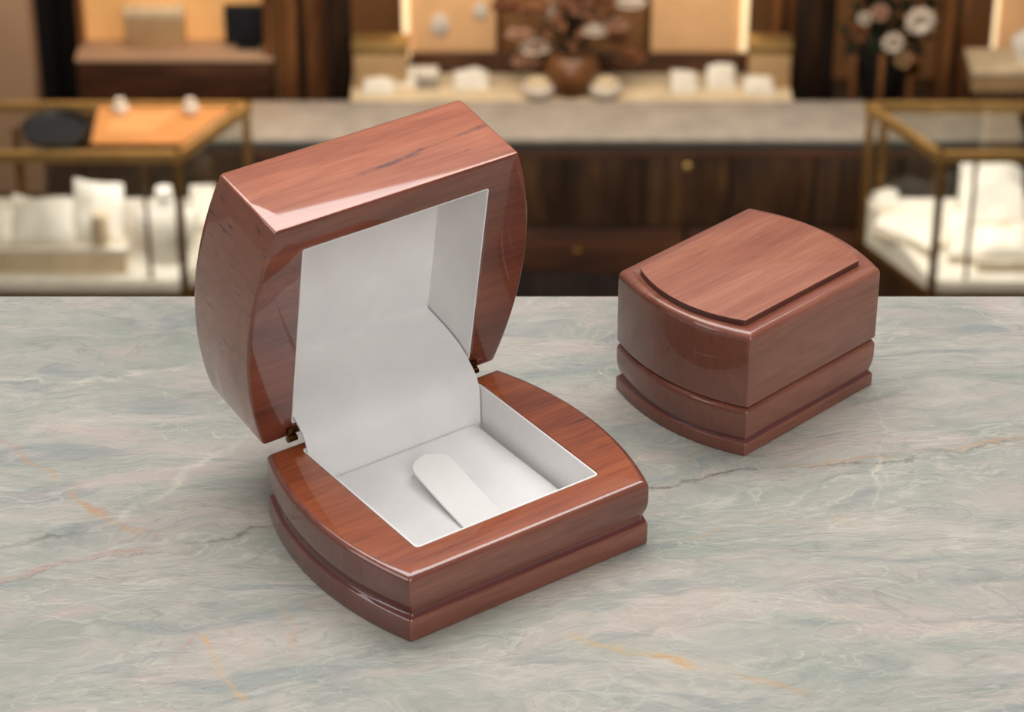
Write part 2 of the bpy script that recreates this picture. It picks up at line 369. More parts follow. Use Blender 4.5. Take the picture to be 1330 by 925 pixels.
# ------------------------------------------------------------------ marble counter
def marble():
    t = NT('green_grey_marble'); tc = t.n('ShaderNodeTexCoord').outputs['Object']
    warp = t.n('ShaderNodeTexNoise'); t.t.links.new(t.mapping((7, 16, 7), src=tc), warp.inputs['Vector'])
    warp.inputs['Scale'].default_value = 1.6; warp.inputs['Detail'].default_value = 4
    wv = t.n('ShaderNodeVectorMath', operation='SCALE'); sub = t.n('ShaderNodeVectorMath', operation='SUBTRACT')
    t.t.links.new(warp.outputs['Color'], sub.inputs[0]); sub.inputs[1].default_value = (.5, .5, .5)
    t.t.links.new(sub.outputs[0], wv.inputs[0]); wv.inputs['Scale'].default_value = .035
    ad = t.n('ShaderNodeVectorMath', operation='ADD'); t.t.links.new(tc, ad.inputs[0]); t.t.links.new(wv.outputs[0], ad.inputs[1])
    v = ad.outputs[0]
    vr = t.mapping((1, 1, 1), (0, 0, -.12), src=v)
    big = t.noise(t.mapping((11, 23, 11), src=vr), 1.0, 4, .55, .6)
    midn = t.noise(t.mapping((34, 78, 34), src=vr), 1.0, 5, .6, 1.0)
    fin = t.noise(t.mapping((110, 230, 110), src=vr), 1.0, 5, .65, 1.2)
    f = t.math('ADD', t.math('MULTIPLY', big, .45), t.math('ADD', t.math('MULTIPLY', midn, .38), t.math('MULTIPLY', fin, .17)))
    c = t.ramp(f, [(.34, lin((138, 141, 133))), (.43, lin((154, 155, 146))), (.5, lin((167, 164, 155))), (.57, lin((178, 172, 162))), (.68, lin((194, 187, 176)))])
    # patches: green, pink, blue grey
    pn = t.ramp(t.noise(t.mapping((22, 60, 22), loc=(4, 2, 0), src=vr), 1.0, 4, .6, .8), step(.50, .66))
    c = t.mix(t.math('MULTIPLY', pn, .6), c, lin((188, 170, 161)))
    gn = t.ramp(t.noise(t.mapping((26, 85, 26), loc=(9, 7, 0), src=vr), 1.0, 4, .6, .8), step(.50, .66))
    c = t.mix(t.math('MULTIPLY', gn, .36), c, lin((144, 156, 141)))
    bn = t.ramp(t.noise(t.mapping((30, 110, 30), loc=(1, 12, 0), src=vr), 1.0, 4, .6, .8), step(.53, .66))
    c = t.mix(t.math('MULTIPLY', bn, .6), c, lin((132, 139, 139)))
    # broad pale and dark wisps
    def wisp(scale, loc, w, colr, amt, gate=None, rot=0):
        n = t.noise(t.mapping(scale, (0, 0, rot), loc, vr), 1.0, 3, .5, 1.4)
        d = t.math('ABSOLUTE', t.math('SUBTRACT', n, .5))
        k = t.ramp(d, [(0, (1, 1, 1, 1)), (w, (0, 0, 0, 1))])
        g = t.ramp(t.noise(t.mapping((scale[0]*.6, scale[1]*.35, 1), loc=(loc[0]+5, loc[1]+3, 0), src=vr), 1.0, 2), step(.44, .60))
        k = t.math('MULTIPLY', t.math('MULTIPLY', k, g), amt)
        return t.mix(k, gate if gate is not None else c, colr)
    c = wisp((26, 110, 26), (2, 3, 0), .022, lin((200, 197, 184)), .45, c)
    c = wisp((48, 190, 48), (7, 1, 0), .02, lin((124, 126, 116)), .4, c)
    c = wisp((60, 120, 60), (3, 8, 0), .014, lin((200, 198, 182)), .4, c, .5)
    c = wisp((16, 58, 16), (11, 5, 0), .013, lin((132, 130, 120)), .35, c, -.2)
    # individual veins laid where they run across the slab
    sep = t.n('ShaderNodeSeparateXYZ'); t.t.links.new(tc, sep.inputs[0]); X, Y = sep.outputs[0], sep.outputs[1]
    wob = t.noise(t.mapping((95, 95, 95), src=tc), 1.0, 5, .65)
    wob2 = t.noise(t.mapping((28, 28, 28), src=tc), 1.0, 2, .5)
    brk = t.noise(t.mapping((60, 60, 60), loc=(5, 5, 0), src=tc), 1.0, 4, .7)
    def vein(c, p0, p1, width, colr, amt, wobble=.010, brk0=.35):
        a = atZ(*p0, 0); b_ = atZ(*p1, 0); d = (b_-a); L = d.length; d.normalize()
        xx = t.math('SUBTRACT', X, a.x); yy = t.math('SUBTRACT', Y, a.y)
        along = t.math('ADD', t.math('MULTIPLY', xx, d.x), t.math('MULTIPLY', yy, d.y))
        perp = t.math('SUBTRACT', t.math('MULTIPLY', yy, d.x), t.math('MULTIPLY', xx, d.y))
        perp = t.math('ADD', perp, t.math('MULTIPLY', t.math('SUBTRACT', wob, .5), wobble))
        perp = t.math('ADD', perp, t.math('MULTIPLY', t.math('SUBTRACT', wob2, .5), wobble*1.5))
        k = t.math('SUBTRACT', 1, t.math('DIVIDE', t.math('ABSOLUTE', perp), width), clamp=True)
        e0 = t.math('DIVIDE', along, L*.12, clamp=True); e1 = t.math('DIVIDE', t.math('SUBTRACT', L, along), L*.12, clamp=True)
        k = t.math('MULTIPLY', t.math('MULTIPLY', k, e0), e1)
        bk_ = t.math('MULTIPLY', t.math('SUBTRACT', brk, brk0), 4, clamp=True)
        k = t.math('MULTIPLY', t.math('MULTIPLY', k, bk_), amt, clamp=True)
        return t.mix(k, c, colr)
    OR, PK, DK, PL, GD = lin((186, 146, 104)), lin((176, 138, 122)), lin((98, 82, 72)), lin((212, 205, 188)), lin((196, 160, 106))
    for a in [((-60, 768), (225, 712), .0022, PK, .8), ((225, 712), (360, 688), .0010, DK, .9), ((-60, 772), (240, 716), .0007, DK, .6),
              ((-40, 560), (110, 640), .0014, PK, .6), ((20, 590), (190, 700), .0012, OR, .8), ((100, 640), (260, 730), .0010, PK, .6),
              ((820, 632), (1010, 612), .0007, DK, .9), ((1010, 612), (1180, 584), .0009, OR, 1.0), ((1000, 614), (1340, 574), .0007, DK, .7),
              ((1150, 590), (1400, 566), .0012, OR, .6), ((880, 702), (1120, 668), .0010, OR, .45), ((860, 600), (920, 582), .0010, OR, .5),
              ((740, 815), (910, 872), .0020, GD, .9), ((830, 850), (1060, 905), .0015, OR, .6),
              ((255, 820), (330, 915), .0014, GD, .8), ((220, 870), (265, 820), .0010, PK, .5), ((360, 780), (400, 860), .0014, OR, .4),
              ((1130, 690), (1140, 520), .0008, PL, .5), ((-20, 500), (330, 470), .0012, PL, .6), ((100, 700), (330, 560), .0014, PL, .45),
              ((-20, 710), (120, 690), .0012, lin((110, 112, 108)), .8), ((900, 880), (1330, 800), .0018, PL, .4)]:
        c = vein(c, *a)
    t.t.links.new(c, t.b.inputs['Base Color']); t.b.inputs['Roughness'].default_value = .38
    t.b.inputs['Specular IOR Level'].default_value = .35
    hh = t.math('ADD', t.math('MULTIPLY', midn, .7), t.math('MULTIPLY', fin, .8)); t.bump(hh, .42, .0015)
    return t.m
MARBLE = marble()
YE = atZ(665, 383, 0).y
bm = NB(); box(bm, -.55, .60, .16, YE, -.03, 0, .0012, 3)
tag(mesh_obj('marble_countertop', bm, MARBLE), 'pale green-grey marble countertop with orange veins, under both ring boxes', 'countertop')

# ------------------------------------------------------------------ shop behind, seen from above over the counter edge
ZF = -6.25          # shop floor
def wood_dark(name, a, b_, c_, scale=1.0, vert=True, rough=.45):
    t = NT(name); m = t.mapping((14*scale, 14*scale, 1.6*scale) if vert else (1.6*scale, 14*scale, 14*scale))
    n = t.noise(m, 1.2, 5, .6, .5)
    t.t.links.new(t.ramp(n, [(.34, lin(a)), (.52, lin(b_)), (.68, lin(c_))]), t.b.inputs['Base Color'])
    t.b.inputs['Roughness'].default_value = rough; t.b.inputs['Coat Weight'].default_value = .15; t.bump(n, .05, .002); return t.m
WD = wood_dark('dark_walnut', (42, 26, 16), (66, 44, 26), (94, 66, 38))
WDH = wood_dark('dark_walnut_drawer', (52, 30, 22), (78, 48, 32), (100, 64, 42), vert=False)
WM = wood_dark('warm_walnut', (92, 58, 36), (134, 88, 54), (168, 114, 70))
BLK = wood_dark('near_black_wood', (26, 20, 18), (42, 32, 28), (62, 46, 36))
FLOOR = wood_dark('parquet', (50, 34, 26), (70, 48, 36), (90, 62, 44), vert=False)
GOLD = plain('brushed_gold', (172, 134, 78), .38, 1, .1, 20)
GOLDB = plain('brushed_gold_bright', (214, 178, 116), .4, .8, .08, 20)
GOLDD = plain('aged_gold', (128, 96, 54), .45, .8, .12, 20)
CREAM = plain('cream_velvet', (240, 234, 224), .8, 0, .05, 18, bump=.1)
IVORY = plain('ivory_satin', (228, 208, 176), .7, 0, .08, 12)
TAN = plain('tan_linen', (190, 156, 116), .8, 0, .08, 12)
NAVY = plain('navy_cloth', (14, 20, 32), .85, 0, .2, 20)
BLACKM = plain('black_lacquer', (28, 28, 30), .5, 0, .1, 10)
SKIN = plain('skin', (196, 146, 116), .5, 0, .05, 20)
HAIR = plain('dark_hair', (36, 24, 18), .5, 0, .2, 60)
STONE = plain('grey_pink_stone', (158, 150, 143), .25, 0, .1, 9)
TEAL = plain('dark_slate_edge', (58, 66, 66), .3, 0, .1, 9)
WALLM = plain('tan_wall', (176, 128, 84), .8, 0, .08, 2)
WALLP = plain('pinkish_plaster', (196, 160, 132), .8, 0, .06, 2)
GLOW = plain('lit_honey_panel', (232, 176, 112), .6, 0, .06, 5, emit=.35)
GLOWC = plain('lit_cream_strip', (255, 226, 178), .5, 0, .03, 5, emit=.9)
PETAL = plain('dusty_pink_petal', (208, 164, 140), .7, 0, .15, 30)
PETALB = plain('brown_petal', (140, 90, 60), .7, 0, .2, 30)
PETALW = plain('white_petal', (232, 220, 208), .7, 0, .08, 30)
LEAF = plain('dark_leaf', (38, 44, 30), .6, 0, .25, 30)
VASE = plain('brown_glaze', (124, 82, 52), .3, 0, .15, 10)
def glassm():
    t = NT('clear_glass'); n = t.t.nodes
    tr = t.n('ShaderNodeBsdfTransparent'); tr.inputs[0].default_value = (.97, .98, .97, 1)
    gl = t.n('ShaderNodeBsdfGlossy'); gl.inputs['Roughness'].default_value = .03
    lw = t.n('ShaderNodeLayerWeight'); lw.inputs['Blend'].default_value = .5
    v = t.noise(t.mapping((1, 1, 1)), 3, 2); f5 = t.math('POWER', lw.outputs['Facing'], 5.0)
    k = t.math('MULTIPLY', t.math('ADD', .03, t.math('MULTIPLY', f5, .55)), t.math('ADD', .8, t.math('MULTIPLY', v, .3)))
    mx = t.n('ShaderNodeMixShader'); t.t.links.new(k, mx.inputs[0]); t.t.links.new(tr.outputs[0], mx.inputs[1]); t.t.links.new(gl.outputs[0], mx.inputs[2])
    t.t.links.new(mx.outputs[0], t.out.inputs['Surface']); return t.m
GLASS = glassm()

def bx(name, x0, x1, y0, y1, z0, z1, mat, parent=None, bev=.004):
    bm = NB(); box(bm, x0, x1, y0, y1, z0, z1, bev); return mesh_obj(name, bm, mat, parent)

# room shell
bm = NB(); box(bm, -5, 5, -1.0, 13.6, ZF-.1, ZF); struct(mesh_obj('floor', bm, FLOOR))
bm = NB(); box(bm, -5, 5, 13.6, 13.75, ZF, -1.5); struct(mesh_obj('wall_back', bm, WALLM))
# the masonry ledge that carries the marble counter above the shop
bm = NB(); box(bm, -.5, .55, .20, YE-.04, ZF, -.03); struct(mesh_obj('wall_front', bm, WALLP))

# --- glass showcases
ZT, ZB = -4.82, -5.47
def X(px, py, Y): return atY(px, py, Y).x
def Zp(py, Y): return atY(665, py, Y).z
def showcase(pts_top, label, posts, thin, rail_faces):
    """pts_top: plan polygon (x,y); posts/thin: plan points of the uprights"""
    t = thing('showcase', label, 'showcase', (pts_top[0][0], pts_top[0][1], ZF), 0, 'glass showcases behind the counter'); o = Vector((pts_top[0][0], pts_top[0][1], ZF))
    L = [(p[0]-o.x, p[1]-o.y) for p in pts_top]; zt, zb = ZT-ZF, ZB-ZF
    cx = sum(p[0] for p in L)/len(L); cy = sum(p[1] for p in L)/len(L)
    ins = lambda k: [(cx+(x-cx)*k, cy+(y-cy)*k) for x, y in L]
    bm = NB(); prism(bm, ins(.97), 0.0, zb-.035, .004); mesh_obj('cabinet', bm, WD, t)
    bm = NB(); prism(bm, L, zb-.035, zb+.0, .004); mesh_obj('base_rail', bm, GOLDD, t)
    bm = NB(); prism(bm, ins(.965), zb, zb+.05, .004)
    yr_ = max(p[1] for p in L)
    for v in bm.verts:
        if v.co.y > yr_*.5 and v.co.z > zb+.03: v.co.z += .16
    mesh_obj('deck', bm, CREAM, t)
    bm = NB()
    n = len(L)
    for i in rail_faces:
        a, c = Vector((*L[i], 0)), Vector((*L[(i+1) % n], 0)); d = (c-a).normalized(); w = Vector((-d.y, d.x, 0))*.014
        pr = [(a-w-d*.012)[:2], (c-w+d*.012)[:2], (c+w+d*.012)[:2], (a+w-d*.012)[:2]]
        prism(bm, pr, zt-.045, zt, .002)
    mesh_obj('top_rail', bm, GOLDB, t)
    for (x, y) in posts:
        bm = NB(); box(bm, x-o.x-.016, x-o.x+.016, y-o.y-.016, y-o.y+.016, zb, zt-.045, .003); mesh_obj('post', bm, GOLDD, t)
    for (x, y) in thin:
        bm = NB(); box(bm, x-o.x-.008, x-o.x+.008, y-o.y-.008, y-o.y+.008, zb, zt-.045, .002); mesh_obj('inner_post', bm, GOLDD, t)
    bm = NB(); prism(bm, ins(.955), zt-.012, zt-.002); mesh_obj('top_glass', bm, GLASS, t)
    for i in rail_faces:
        bm = NB(); a, c = Vector((*ins(.98)[i], 0)), Vector((*ins(.98)[(i+1) % n], 0)); d = (c-a).normalized(); w = Vector((-d.y, d.x, 0))*.003
        prism(bm, [(a-w)[:2], (c-w)[:2], (c+w)[:2], (a+w)[:2]], zb, zt-.04); mesh_obj('glass_pane', bm, GLASS, t)
    return t
YA = atZ(235, 197, ZT).y
# left case
fl = atZ(232, 197, ZT); fb = atZ(322, 133, ZT)
ll_ = Vector((-2.3, fl.y, 0)); lb = Vector((-2.3, fb.y, 0))
showcase([(ll_.x, ll_.y), (fl.x, fl.y), (fb.x, fb.y), (lb.x, lb.y)], 'glass showcase with gold frame full of white displays, left behind the counter',
         [(fl.x-.012, fl.y+.012), (X(8, 230, fl.y), fl.y+.3), (fb.x-.01, fb.y-.01), (ll_.x+.02, ll_.y+.02)], [(fl.x-.15, fl.y+.03)], [0, 1, 2])
# right case
fr_ = atZ(1222, 197, ZT); rb = atZ(1128, 133, ZT)
showcase([(fr_.x, fr_.y), (2.3, fr_.y), (2.3, rb.y), (rb.x, rb.y)], 'glass showcase with gold frame and cream displays, right behind the counter',
         [(fr_.x+.012, fr_.y+.012), (rb.x+.01, rb.y-.01), (2.28, fr_.y+.02), (X(1145, 200, rb.y), rb.y)], [(fr_.x+.15, fr_.y+.03)], [0, 2, 3])

# displays inside the cases (all stand on the case deck)
ZD = ZB+.05
def cushion(px, py, Y, w, d, h, label, tilt=.5, mat=None, cat='display cushion', group=None, z=ZD, name='display_cushion', rz=0):
    """sloped padded display board with its own foot"""
    group = group or ('white pads on the sideboard' if Y > 11.5 else 'display cushions in the left showcase' if px < 600 else 'display cushions in the right showcase')
    if z == ZD: z += max(0, .16*(Y-d*.3-fl.y)/.43)
    x = X(px, py, Y); t = thing(name, label, cat, (x, Y, z), rz, group)
    bm = NB()
    n = 10; g = []
    for i in range(n+1):
        row = []
        for j in range(n+1):
            u, v = i/n, j/n; q = (1-abs(2*u-1)**4)*(1-abs(2*v-1)**4)
            row.append(bm.verts.new(((u-.5)*w, -d/2+v*d, .015+v*h*tilt+q*.03+.2*h*noise.noise(Vector((u*2.4+px, v*2.4, 1))))))
        g.append(row)
    for i in range(n):
        for j in range(n): bm.faces.new((g[i][j], g[i+1][j], g[i+1][j+1], g[i][j+1]))
    top_e = [r[0] for r in g]+[g[n][j] for j in range(1, n+1)]+[g[i][n] for i in range(n-1, -1, -1)]+[g[0][j] for j in range(n-1, 0, -1)]
    lo = [bm.verts.new((v.co.x*1.0, v.co.y, .008)) for v in top_e]
    for k in range(len(lo)): bm.faces.new((top_e[k], top_e[(k+1) % len(lo)], lo[(k+1) % len(lo)], lo[k]))
    bm.faces.new(lo)
    mesh_obj('cushion', bm, mat or CREAM, t)
    bm = NB(); box(bm, -w*.52, w*.52, -d*.53, d*.53, 0, .01, .002); mesh_obj('foot', bm, IVORY, t)
    return t
def bust(px, Y, z, h, label, mat=None, group=None):
    x = X(px, 250, Y); t = thing('necklace_bust', label, 'display bust', (x, Y, z), 0, group)
    bm = NB(); n = 24; rings = []
    for r, zz, f in [(.30, .0, .8), (.34, .08, .7), (.40, .3, .6), (.46, .5, .5), (.40, .66, .42), (.2, .76, .5), (.12, .84, .9), (.11, 1, 1)]:
        rings.append([bm.verts.new((r*h*math.cos(2*math.pi*i/n), r*h*f*math.sin(2*math.pi*i/n)+.05*h*zz, zz*h)) for i in range(n)])
    for a, c in zip(rings, rings[1:]):
        for i in range(n): bm.faces.new((a[i], a[(i+1) % n], c[(i+1) % n], c[i]))
    bm.faces.new(rings[0][::-1]); bm.faces.new(rings[-1])
    mesh_obj('torso', bm, mat or CREAM, t)
    bm = NB(); lathe(bm, [(.2*h, 0), (.22*h, .01), (.2*h, .012)]); mesh_obj('foot', bm, IVORY, t)
    return t
def riser(x0, x1, y0, y1, z0, h, label, mat=IVORY):
    x = (x0+x1)/2; y = (y0+y1)/2; t = thing('display_riser', label, 'display stand', (x, y, z0))
    bx('block', x0-x, x1-x, y0-y, y1-y, 0, h-.02, mat, t, .006); bx('top_pad', x0-x-.006, x1-x+.006, y0-y-.006, y1-y+.006, h-.02, h, CREAM, t, .006)
    return t
yf = fl.y
GL = None
riser(X(-30, 330, yf), X(180, 330, yf)-.06, yf+.05, yf+.25, ZD, .13, 'long low ivory riser in left showcase, along its front glass')
cushion(55, 280, yf+.15, .26, .17, .16, 'peaked white display cushion at left end of the left showcase riser', .8, z=ZD+.13)
cushion(128, 280, yf+.17, .20, .15, .24, 'tallest white sloped cushion in middle of the left showcase', .8, z=ZD+.13)
cushion(-10, 290, yf+.14, .18, .15, .15, 'white display cushion at the far left photo edge, in the left showcase', .6, z=ZD+.13)
bust(212, yf+.16, ZD+.04, .30, 'white bust display standing beside corner post of left showcase')
bm = NB(); lathe(bm, [(.03, 0), (.034, .01), (.034, .14), (.03, .15)])
t = thing('bracelet_stand', 'beige upright cylinder stand before the white cushions in left showcase', 'bracelet stand', (X(131, 300, yf+.075), yf+.075, ZD+.13)); mesh_obj('cylinder', bm, IVORY, t)
bx('foot', -.045, .045, -.04, .04, -.0, .008, CREAM, t, .002)
cushion(266, 290, yf+.32, .12, .14, .16, 'white sloped cushion behind the corner post of left showcase, nearest the open box', .7)

riser(fr_.x+.20, X(1330, 330, yf)+.2, yf+.06, yf+.24, ZD, .07, 'low ivory riser in right showcase along its front glass')
cushion(1305, 300, yf+.15, .22, .16, .10, 'white display tray cushion on the riser at right photo edge', .5, z=ZD+.07)
cushion(1290, 240, yf+.34, .26, .14, .24, 'tall white sloped cushion behind the riser in the right showcase', .8)
cushion(1250, 290, yf+.20, .12, .2, .16, 'narrow white cushion behind the corner post of right showcase', .6)
cushion(1190, 290, yf+.28, .20, .28, .07, 'wide flat cream cushion by slanted side glass of right showcase', .5, rz=.9)
cushion(1150, 270, yf+.40, .11, .09, .06, 'small flat cream cushion at rear corner of right showcase', .5)

# on the left case's glass top: added stand-ins, and two pouches
def ontop(px, py): return atZ(px, py, ZT)
a, b_, c_, d_ = ontop(118, 188), ontop(238, 188), ontop(302, 141), ontop(128, 141)  # flat sheet added to paint the niche's reflection on the glass
t_ = thing('niche_reflection', 'honey-coloured sheet standing in for the niche reflection on top of the left glass showcase', 'reflection stand-in', (a.x, a.y, ZT))
bm = NB(); prism(bm, [((q-a).x, (q-a).y) for q in (a, b_, c_, d_)], 0.0005, .008, .002); mesh_obj('sheet', bm, plain('honey_reflection', (216, 148, 88), .5, 0, .06, 6), t_)
bm = NB(); prism(bm, [((a.x*.5+q.x*.5-a.x)*1.0+((b_+c_)/2-a).x*.12, ((q-a).y)*.6+.08) for q in (a, b_, c_, d_)], .008, .011, .001); mesh_obj('reflection_inlay', bm, plain('honey_reflection_inlay', (226, 164, 104), .6, 0, .06, 6), t_)
p = ontop(72, 172); t_ = thing('dark_patch_tray', 'made-up dark oval tray in place of a dark patch on top of left showcase, beside the honey sheet', 'tray', (p.x, p.y, ZT))
bm = NB(); lathe(bm, [(.10, .001), (.13, .002), (.14, .03), (.13, .03), (.12, .010), (.01, .008)], n=40); bmesh.ops.scale(bm, verts=bm.verts, vec=(1, 1.1, 1)); mesh_obj('tray', bm, BLACKM, t_)  # tray added where a dark rounded patch lies on the glass
bm = NB(); lathe(bm, [(.11, .008), (.115, .012), (.01, .013)], n=40); mesh_obj('pad', bm, NAVY, t_)
for px, lb_ in ((157, 'left'), (248, 'right')):
    p = ontop(px, 150); t_ = thing('small_pouch', 'small pale pink pouch on the honey sheet, the '+lb_+' of the two', 'pouch', (p.x, p.y, ZT+.011), 0, 'pouches on the honey sheet')
    bm = NB(); lathe(bm, [(.02, 0), (.032, .01), (.034, .03), (.02, .048), (.012, .052), (.02, .062)], n=20); mesh_obj('bag', bm, PETALW, t_)
    bm = NB(); lathe(bm, [(.016, .049), (.018, .051), (.016, .053)], n=20); mesh_obj('drawstring', bm, PETAL, t_)
# --- middle counter
YM = 10.62
zc = Zp(181, YM); xl, xr = X(250, 200, YM), X(1330, 200, YM)
mc = thing('shop_counter', 'dark wood shop counter with drawers and pale stone top, between the two showcases', 'counter', ((xl+xr)/2, YM, ZF))
ox = (xl+xr)/2; yb_ = atZ(665, 131, zc).y
bx('countertop', xl-ox, xr-ox, -.0, yb_-YM, zc-ZF-.018, zc-ZF, STONE, mc, .003)
bx('edge_band', xl-ox, xr-ox, .004, yb_-YM, zc-ZF-.050, zc-ZF-.019, TEAL, mc, .002)
bx('moulding', xl-ox, xr-ox, -.0, .06, zc-ZF-.088, zc-ZF-.051, WDH, mc, .008)
bx('carcass', xl-ox, xr-ox, .04, yb_-YM, 0, zc-ZF-.05, BLK, mc, .003)
zs = Zp(298, YM)
edges = [250, 340, 480, 610, 735, 835, 948, 1058, 1170, 1280]
for a, c in zip(edges, edges[1:]):
    x0, x1 = X(a+3, 250, YM)-ox, X(c-3, 250, YM)-ox
    f = bx('door', x0, x1, .016, .042, zs-ZF+.008, zc-ZF-.092, WD, mc, .005)
    if a == 835:
        bm = NB(); lathe(bm, [(.004, 0), (.006, .012), (.016, .018), (.018, .026), (.012, .033), (.003, .035)], n=20)
        bmesh.ops.rotate(bm, verts=bm.verts, matrix=Matrix.Rotation(math.pi/2, 3, 'X')); bmesh.ops.translate(bm, verts=bm.verts, vec=(X(893, 213, YM)-ox, .018, Zp(213, YM)-ZF-.01)); mesh_obj('knob', bm, GOLDB, f)
for a, c in [(250, 480), (480, 615), (615, 890), (890, 1170), (1170, 1280)]:
    x0, x1 = X(a+3, 340, YM)-ox, X(c-3, 340, YM)-ox
    f = bx('drawer', x0, x1, .010, .042, zs-ZF-.22, zs-ZF-.012, WDH, mc, .005)
    px = 750 if a == 615 else (a+c)/2
    bm = NB(); lathe(bm, [(.004, 0), (.006, .012), (.020, .018), (.023, .028), (.015, .036), (.003, .038)], n=20)
    bmesh.ops.rotate(bm, verts=bm.verts, matrix=Matrix.Rotation(math.pi/2, 3, 'X')); bmesh.ops.translate(bm, verts=bm.verts, vec=(X(px, 326, YM)-ox, .012, Zp(326, YM)-ZF)); mesh_obj('knob', bm, GOLDD, f)
bx('plinth', xl-ox, xr-ox, .03, .06, 0, zs-ZF-.23, BLK, mc, .003)

# --- back sideboard with displays
YS = 11.75
zsb = Zp(131, YS); sx0, sx1 = X(455, 131, YS), X(1030, 131, YS)
sb = thing('sideboard', 'long cream-topped sideboard behind the middle counter, carrying white jewellery displays', 'sideboard', ((sx0+sx1)/2, YS, ZF)); so = (sx0+sx1)/2
SBD = atZ(665, 92, zsb).y-YS
bx('top', sx0-so, sx1-so, 0, SBD, zsb-ZF-.03, zsb-ZF, IVORY, sb, .006)
bx('body', sx0-so+.01, sx1-so-.01, .01, SBD, 0, zsb-ZF-.03, WM, sb, .004)
bx('back_board', X(535, 100, YS+SBD)-so, X(985, 100, YS+SBD)-so, SBD-.03, SBD, zsb-ZF, zsb-ZF+.10, WDH, sb, .004)
# things on the sideboard
def onside(px, py): return atZ(px, py, zsb)
def small_cushion(px, py, w, h, label, m=None):
    p = onside(px, py); return cushion(px, py, p.y, w, .09, h, label, .8, z=zsb, mat=m)
small_cushion(492, 120, .15, .04, 'leftmost flat white pad on the sideboard, beside tan box')
small_cushion(525, 110, .12, .07, 'small white pad on sideboard, left of the pale cube')
small_cushion(612, 114, .16, .07, 'wide white pad on the sideboard below the left lit panel')
small_cushion(888, 118, .12, .08, 'white pad on sideboard just right of the flower vase pots')
small_cushion(936, 114, .13, .10, 'taller white pad on sideboard below the right lit panel')
small_cushion(985, 120, .14, .05, 'rightmost flat white pad on the sideboard, beside tan box')
p = onside(556, 112); t = thing('gift_box', 'pale cube gift box among white pads on the sideboard', 'gift box', (p.x, p.y, zsb))
bx('box', -.045, .045, -.04, .04, 0, .06, STONE, t, .003); bx('lid', -.048, .048, -.043, .043, .06, .085, CREAM, t, .003)
def pot(px, py, label):
    p = onside(px, py); t = thing('white_bowl', label, 'bowl', (p.x, p.y, zsb), 0, 'white bowls beside the flower vase')
    bm = NB(); lathe(bm, [(.045, 0), (.05, .004), (.075, .03), (.078, .055), (.065, .075), (.058, .072), (.06, .05), (.03, .02)], n=28); mesh_obj('bowl', bm, PETALW, t)
    bm = NB(); lathe(bm, [(.02, .06), (.055, .07), (.052, .085), (.02, .098)], n=24); mesh_obj('filling', bm, IVORY, t)
pot(699, 126, 'white bowl on the sideboard left of the flower vase')
pot(786, 126, 'white bowl on the sideboard right of the flower vase')
def storage(px0, px1, py0, py1, label):
    Y = YS+.13; x0, x1 = X(px0, py1, Y), X(px1, py1, Y); z1 = Zp(py0, Y)
    t = thing('tan_box', label, 'box', ((x0+x1)/2, Y+.06, zsb), 0, 'tan boxes on the sideboard'); w = (x1-x0)/2; h = z1-zsb
    bx('body', -w, w, -.06, .06, 0, h*.78, TAN, t, .008); bx('lid', -w-.006, w+.006, -.066, .066, h*.78, h, GOLDB, t, .008)
storage(460, 530, 58, 110, 'tan box with gold lid at left end of the sideboard')
storage(972, 1026, 58, 110, 'tan box with gold lid at right end of the sideboard')
# lit panels behind
YP = 12.25
def panel(px0, px1, label, jew):
    x0, x1 = X(px0, 40, YP), X(px1, 40, YP); zb_ = Zp(78, YP); zt_ = Zp(-60, YP)
    t = thing('lit_panel', label, 'display panel', ((x0+x1)/2, YP, ZF)); w = (x1-x0)/2
    bx('stand', -w, w, .0, .10, 0, zb_-ZF, WDH, t); bx('panel', -w+.03, w-.03, .02, .06, zb_-ZF, zt_-ZF, TANP, t)
    s = -1 if px0 < 600 else 1; bx('light_strip', s*(w-.018)-.016, s*(w-.018)+.016, 0, .05, zb_-ZF, zt_-ZF, GLOWC, t)
    for (px, py, r) in jew:
        bm = NB(); 
        bmesh.ops.create_uvsphere(bm, u_segments=20, v_segments=12, radius=r); bmesh.ops.scale(bm, verts=bm.verts, vec=(.9, .3, 1.2))
        for v in bm.verts: v.co.x *= 1-.25*(v.co.z/r)
        bmesh.ops.translate(bm, verts=bm.verts, vec=(X(px, py, YP)-(x0+x1)/2, .012, Zp(py, YP)-ZF)); mesh_obj('pendant', bm, PETALW, t)
TANP = plain('lit_tan_linen', (222, 174, 124), .8, 0, .06, 4, emit=.25)
panel(522, 652, 'lit tan display panel left of the flowers, with two white oval pieces', [(571, 33, .05), (624, 15, .04)])
panel(838, 972, 'lit tan display panel right of the flowers', [])
